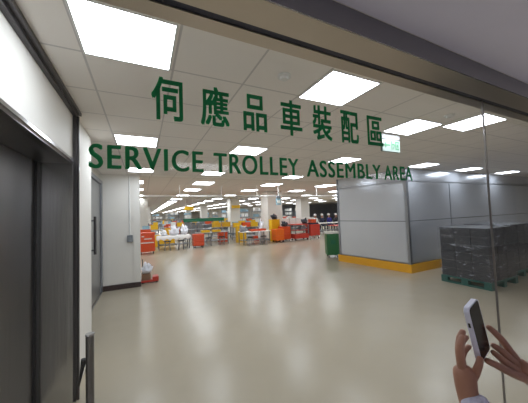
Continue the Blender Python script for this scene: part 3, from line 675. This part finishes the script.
while yy < 60:
    xx = -1.8 + rnd.uniform(0, .5)
    xmax = 0.62 * yy + 2 if yy < 34 else 14
    while xx < xmax:
        kind = rnd.choice('tttttccckrr' if yy > 22 else 'tttttcck')
        if free(xx, yy, 1.2):
            band = 'middle distance' if yy < 26 else 'far end'
            if kind == 't':
                dup(TB, (xx, yy, 0), 0, 'steel work table in the %s of the hall' % band, 'table', 'work tables, ' + band)
                if yy < 30:
                    for q in (-.35, .35): dup(ST, (xx + q, yy - .62, 0), 0, 'low dark stool at a steel table in the %s of the hall' % band, 'stool', 'stools, ' + band)
                for q in range(rnd.randint(1, 3) if yy < 36 else 1):
                    src = rnd.choice([CRY, CG, CRO, WB, CRR]); 
                    nm = {CRY: 'yellow crate', CG: 'pale blue crate', CRO: 'orange tray', WB: 'white carton', CRR: 'orange crate'}[src]
                    dup(src, (xx - .5 + .5 * q, yy, .781), 0, nm + ' on a steel table in the %s of the hall' % band, nm.split()[-1], nm + 's, ' + band, (.85, .85, 1))
            elif kind == 'c':
                for q in range(rnd.randint(1, 3)):
                    dup(TR, (xx - .5 + .5 * q, yy, 0), 0, 'grey galley trolley in the %s of the hall' % band, 'trolley', 'galley trolleys, ' + band)
            elif kind == 'y' or kind == 'k':
                src, nm = (CRY, 'yellow crate') if kind == 'y' else rnd.choice([(CRR, 'orange crate'), (CRY, 'yellow crate'), (CG, 'pale blue crate')])
                hh = .301 if src is not CG else .251
                for q in range(rnd.randint(1, 3)):
                    dup(src, (xx, yy, hh * q), 0, nm + ' stacked on the floor in the %s of the hall' % band, 'crate', 'stacked %ss, %s' % (nm, band))
            elif kind == 'r':
                dup(RK, (xx, yy, 0), 0, 'tall wire rack in the %s of the hall' % band, 'rack', 'wire racks, ' + band)
                for z_ in (.725, 1.276, 1.826) if yy < 36 else (1.276, 1.826):
                    src, nm = rnd.choice([(WB, 'white carton'), (CG, 'pale blue crate')])
                    dup(src, (xx - .28, yy, z_), 0, nm + ' on a wire rack in the %s of the hall' % band, nm.split()[-1], nm + 's on racks, ' + band)
                    if rnd.random() < .8:
                        dup(src, (xx + .25, yy, z_), 0, nm + ' on a wire rack in the %s of the hall' % band, nm.split()[-1], nm + 's on racks, ' + band)
        xx += 1.75 + rnd.uniform(0, .4)
    yy += 1.6 if yy < 26 else 3.0; row += 1

# ------------------------------------------------------------ the person holding a phone, at the right edge
V = []; Eg = []; Rd = []
def v(p, r, frm=None):
    V.append(tuple(p)); Rd.append(r); i = len(V) - 1
    if frm is not None: Eg.append((frm, i))
    return i
BX, BY = .93, .05
pel = v((BX, BY, .86), (.14, .11)); wst = v((BX, BY, 1.02), (.115, .09), pel); ch = v((BX, BY, 1.2), (.13, .095), wst)
nk = v((BX, BY + .01, 1.32), .045, ch); h0 = v((BX, BY + .02, 1.38), .06, nk); h1 = v((BX, BY + .03, 1.44), .08, h0); h2 = v((BX, BY + .02, 1.51), .07, h1)
for sx in (-1, 1):
    a = v((BX + sx * .09, BY, .8), .08, pel); a = v((BX + sx * .1, BY + .01, .45), .055, a); a = v((BX + sx * .1, BY - .02, .09), .038, a); a = v((BX + sx * .1, BY + .12, .04), .035, a)
def arm(sh, el, wr, palm, fingers, thumb, rf=.0078):
    s_ = v(sh, .055, ch); m1 = v(tuple((Vector(sh) + Vector(el)) / 2), .045, s_); e = v(el, .04, m1)
    f = v(tuple(Vector(el).lerp(Vector(wr), .5)), .036, e); w_ = v(wr, .024, f)
    return w_
def wr_arm(sh, el, wr): return arm(sh, el, wr, None, None, None)
lw = wr_arm((.775, .05, 1.22), (.742, .285, .875), (.751, .385, 1.045))
lp = v((.768, .398, 1.092), .029, lw); lk = v((.779, .406, 1.124), .028, lp)
rw = wr_arm((1.085, .05, 1.23), (1.16, .15, .95), (1.050, .325, 1.010))
rp = v((.985, .352, 1.066), .028, rw); rk = v((.948, .358, 1.103), .026, rp)
body = figure(V, Eg, Rd, 0, 2)
# fingers: each its own skinned chain rooted inside the palm, joined into the same mesh
def chain(pts, rr):
    return figure([tuple(p) for p in pts], [(i, i + 1) for i in range(len(pts) - 1)], rr, 0, 2)
L_ = [([(.766, .402, 1.11), (.7555, .400, 1.150), (.7600, .401, 1.180), (.7795, .4015, 1.203)], (.012, .0105, .0092, .0078)),
      ([(.776, .408, 1.11), (.7760, .412, 1.158), (.7920, .417, 1.185), (.8150, .4165, 1.203)], (.012, .0105, .0092, .0078)),
      ([(.786, .412, 1.11), (.7960, .420, 1.143), (.8150, .425, 1.165), (.8380, .4195, 1.180)], (.012, .0100, .0090, .0078)),
      ([(.790, .412, 1.10), (.8080, .424, 1.122), (.8280, .425, 1.138), (.8480, .4190, 1.150)], (.011, .0090, .0080, .0070)),
      ([(.772, .392, 1.085), (.7830, .381, 1.108), (.7970, .377, 1.132), (.8080, .3775, 1.150)], (.014, .0105, .0092, .0078)),
      ([(.763, .394, 1.075), (.772, .400, 1.13)], (.022, .018)),
      ([(.763, .398, 1.075), (.790, .412, 1.12)], (.022, .016))]
R_ = [([(.965, .362, 1.10), (.9400, .368, 1.135), (.9200, .376, 1.168), (.8980, .385, 1.192), (.8785, .389, 1.209)], (.014, .0105, .0098, .0088, .0074)),
      ([(.955, .358, 1.09), (.9240, .362, 1.120), (.9020, .368, 1.141), (.8900, .378, 1.153), (.8830, .386, 1.160)], (.014, .0105, .0098, .0086, .0072)),
      ([(.950, .356, 1.08), (.9080, .358, 1.108), (.8830, .364, 1.128), (.8700, .371, 1.141), (.8650, .379, 1.150)], (.014, .0100, .0090, .0080, .0068)),
      ([(.972, .350, 1.06), (.9200, .350, 1.083), (.8800, .3545, 1.104), (.8470, .362, 1.124), (.8200, .374, 1.139)], (.016, .0125, .0110, .0098, .0082)),
      ([(.995, .350, 1.055), (.962, .362, 1.105)], (.024, .020)),
      ([(1.0, .350, 1.05), (.945, .354, 1.085)], (.022, .015))]
bm = bmesh.new(); bm.from_mesh(body)
for pts, rr in L_ + R_:
    cme = chain(pts, rr); bm.from_mesh(cme)
me = bpy.data.meshes.new('body'); bm.to_mesh(me); bm.free()
for f in me.polygons: f.use_smooth = True
for mm in (M_skin, M_knit, M_navy): me.materials.append(mm)
for f in me.polygons:
    c = f.center
    f.material_index = 2 if c.z < .86 and c.y < .2 else 0
per = empty('person', (BX, BY, 0)); tag(per, 'person in a pale lilac knit sleeve holding up a phone at the lower right', 'person')
bo = bpy.data.objects.new('body', me); COL.objects.link(bo); bo.parent = per; bo.location = (-BX, -BY, 0)
# jumper: a slightly larger skin over trunk and arms, ending at the cuffs
V2 = []; E2 = []; R2 = []
def u(p, r, frm=None):
    V2.append(tuple(p)); R2.append(r); i = len(V2) - 1
    if frm is not None: E2.append((frm, i))
    return i
a0 = u((BX, BY, .82), (.17, .135)); a1 = u((BX, BY, 1.02), (.14, .115), a0); a2 = u((BX, BY, 1.2), (.15, .115), a1); a3 = u((BX, BY + .005, 1.29), .06, a2)
for sh, el, wr in (((.775, .05, 1.22), (.742, .285, .875), (.757, .383, 1.068)), ((1.085, .05, 1.23), (1.16, .15, .95), (1.062, .305, 1.005))):
    k = u(sh, .07, a2); k = u(tuple((Vector(sh) + Vector(el)) / 2), .062, k); k = u(el, .056, k); k = u(tuple(Vector(el).lerp(Vector(wr), .5)), .048, k)
    k = u(tuple(Vector(el).lerp(Vector(wr), .88)), .036, k); k = u(wr, .033, k)
jm = figure(V2, E2, R2, 0, 2); jm.materials.append(M_knit)
jo = bpy.data.objects.new('jumper', jm); COL.objects.link(jo); jo.parent = per; jo.location = (-BX, -BY, 0)
# face and hair
fc = MB().ball((BX, BY + .125, 1.44), .014, (.8, 1.2, 1.3)); o = fc.build('nose', M_skin, per, True); o.location = (-BX, -BY, 0)
for sx in (-1, 1):
    o = MB().ball((BX + sx * .03, BY + .105, 1.465), .012).build('eye', M_paper, per, True); o.location = (-BX, -BY, 0)
    o = MB().ball((BX + sx * .088, BY + .02, 1.45), .02, (.4, .8, 1.3)).build('ear', M_skin, per, True); o.location = (-BX, -BY, 0)
o = MB().ball((BX, BY + .108, 1.405), .016, (1.4, .5, .35)).build('mouth', mat('lips', (160, 80, 80), .5), per, True); o.location = (-BX, -BY, 0)
o = MB().ball((BX, BY - .01, 1.49), .105, (1, 1, .95)).ball((BX, BY - .06, 1.40), .075, (1.1, .7, 1.6)).build('hair', M_hair, per, True); o.location = (-BX, -BY, 0)

# the phone
ph = empty('smartphone', (.8337, .3935, 1.2088)); tag(ph, 'smartphone in a white case held up in both hands', 'phone')
l = Vector((-0.2111, 0.0519, 0.9761)).normalized(); n = Vector((0.1212, -0.9904, 0.0789)); n = (n - l * n.dot(l)).normalized(); wv = l.cross(n) * 1.0
if wv.x < 0: wv = -wv
# local frame: X = width, Y = away from screen, Z = length
mt = Matrix((wv, -n, l)).transposed().to_4x4(); mt.translation = Vector((.8337, .3935, 1.2088)); ph.matrix_world = mt
def rrect(wd, ht, rad, y0, y1):
    pts = []
    for cx, cz, a in ((1, 1, 0), (-1, 1, 90), (-1, -1, 180), (1, -1, 270)):
        for k in range(6):
            t_ = math.radians(a + k * 18); pts.append((cx * (wd / 2 - rad) + rad * math.cos(t_), cz * (ht / 2 - rad) + rad * math.sin(t_)))
    m_ = MB(); lo = [m_.b.verts.new((x, y0, z)) for x, z in pts]; hi = [m_.b.verts.new((x, y1, z)) for x, z in pts]
    m_.b.faces.new(lo); m_.b.faces.new(hi)
    for i in range(len(pts)): j = (i + 1) % len(pts); m_.b.faces.new((lo[i], lo[j], hi[j], hi[i]))
    return m_
rrect(.074, .150, .013, -.006, .0065).build('case', M_case, ph)
rrect(.067, .143, .010, -.0068, -.006).build('screen', M_screen, ph)
MB().box(-.0385, -.037, -.002, .003, .022, .034).build('side_button', M_black, ph)
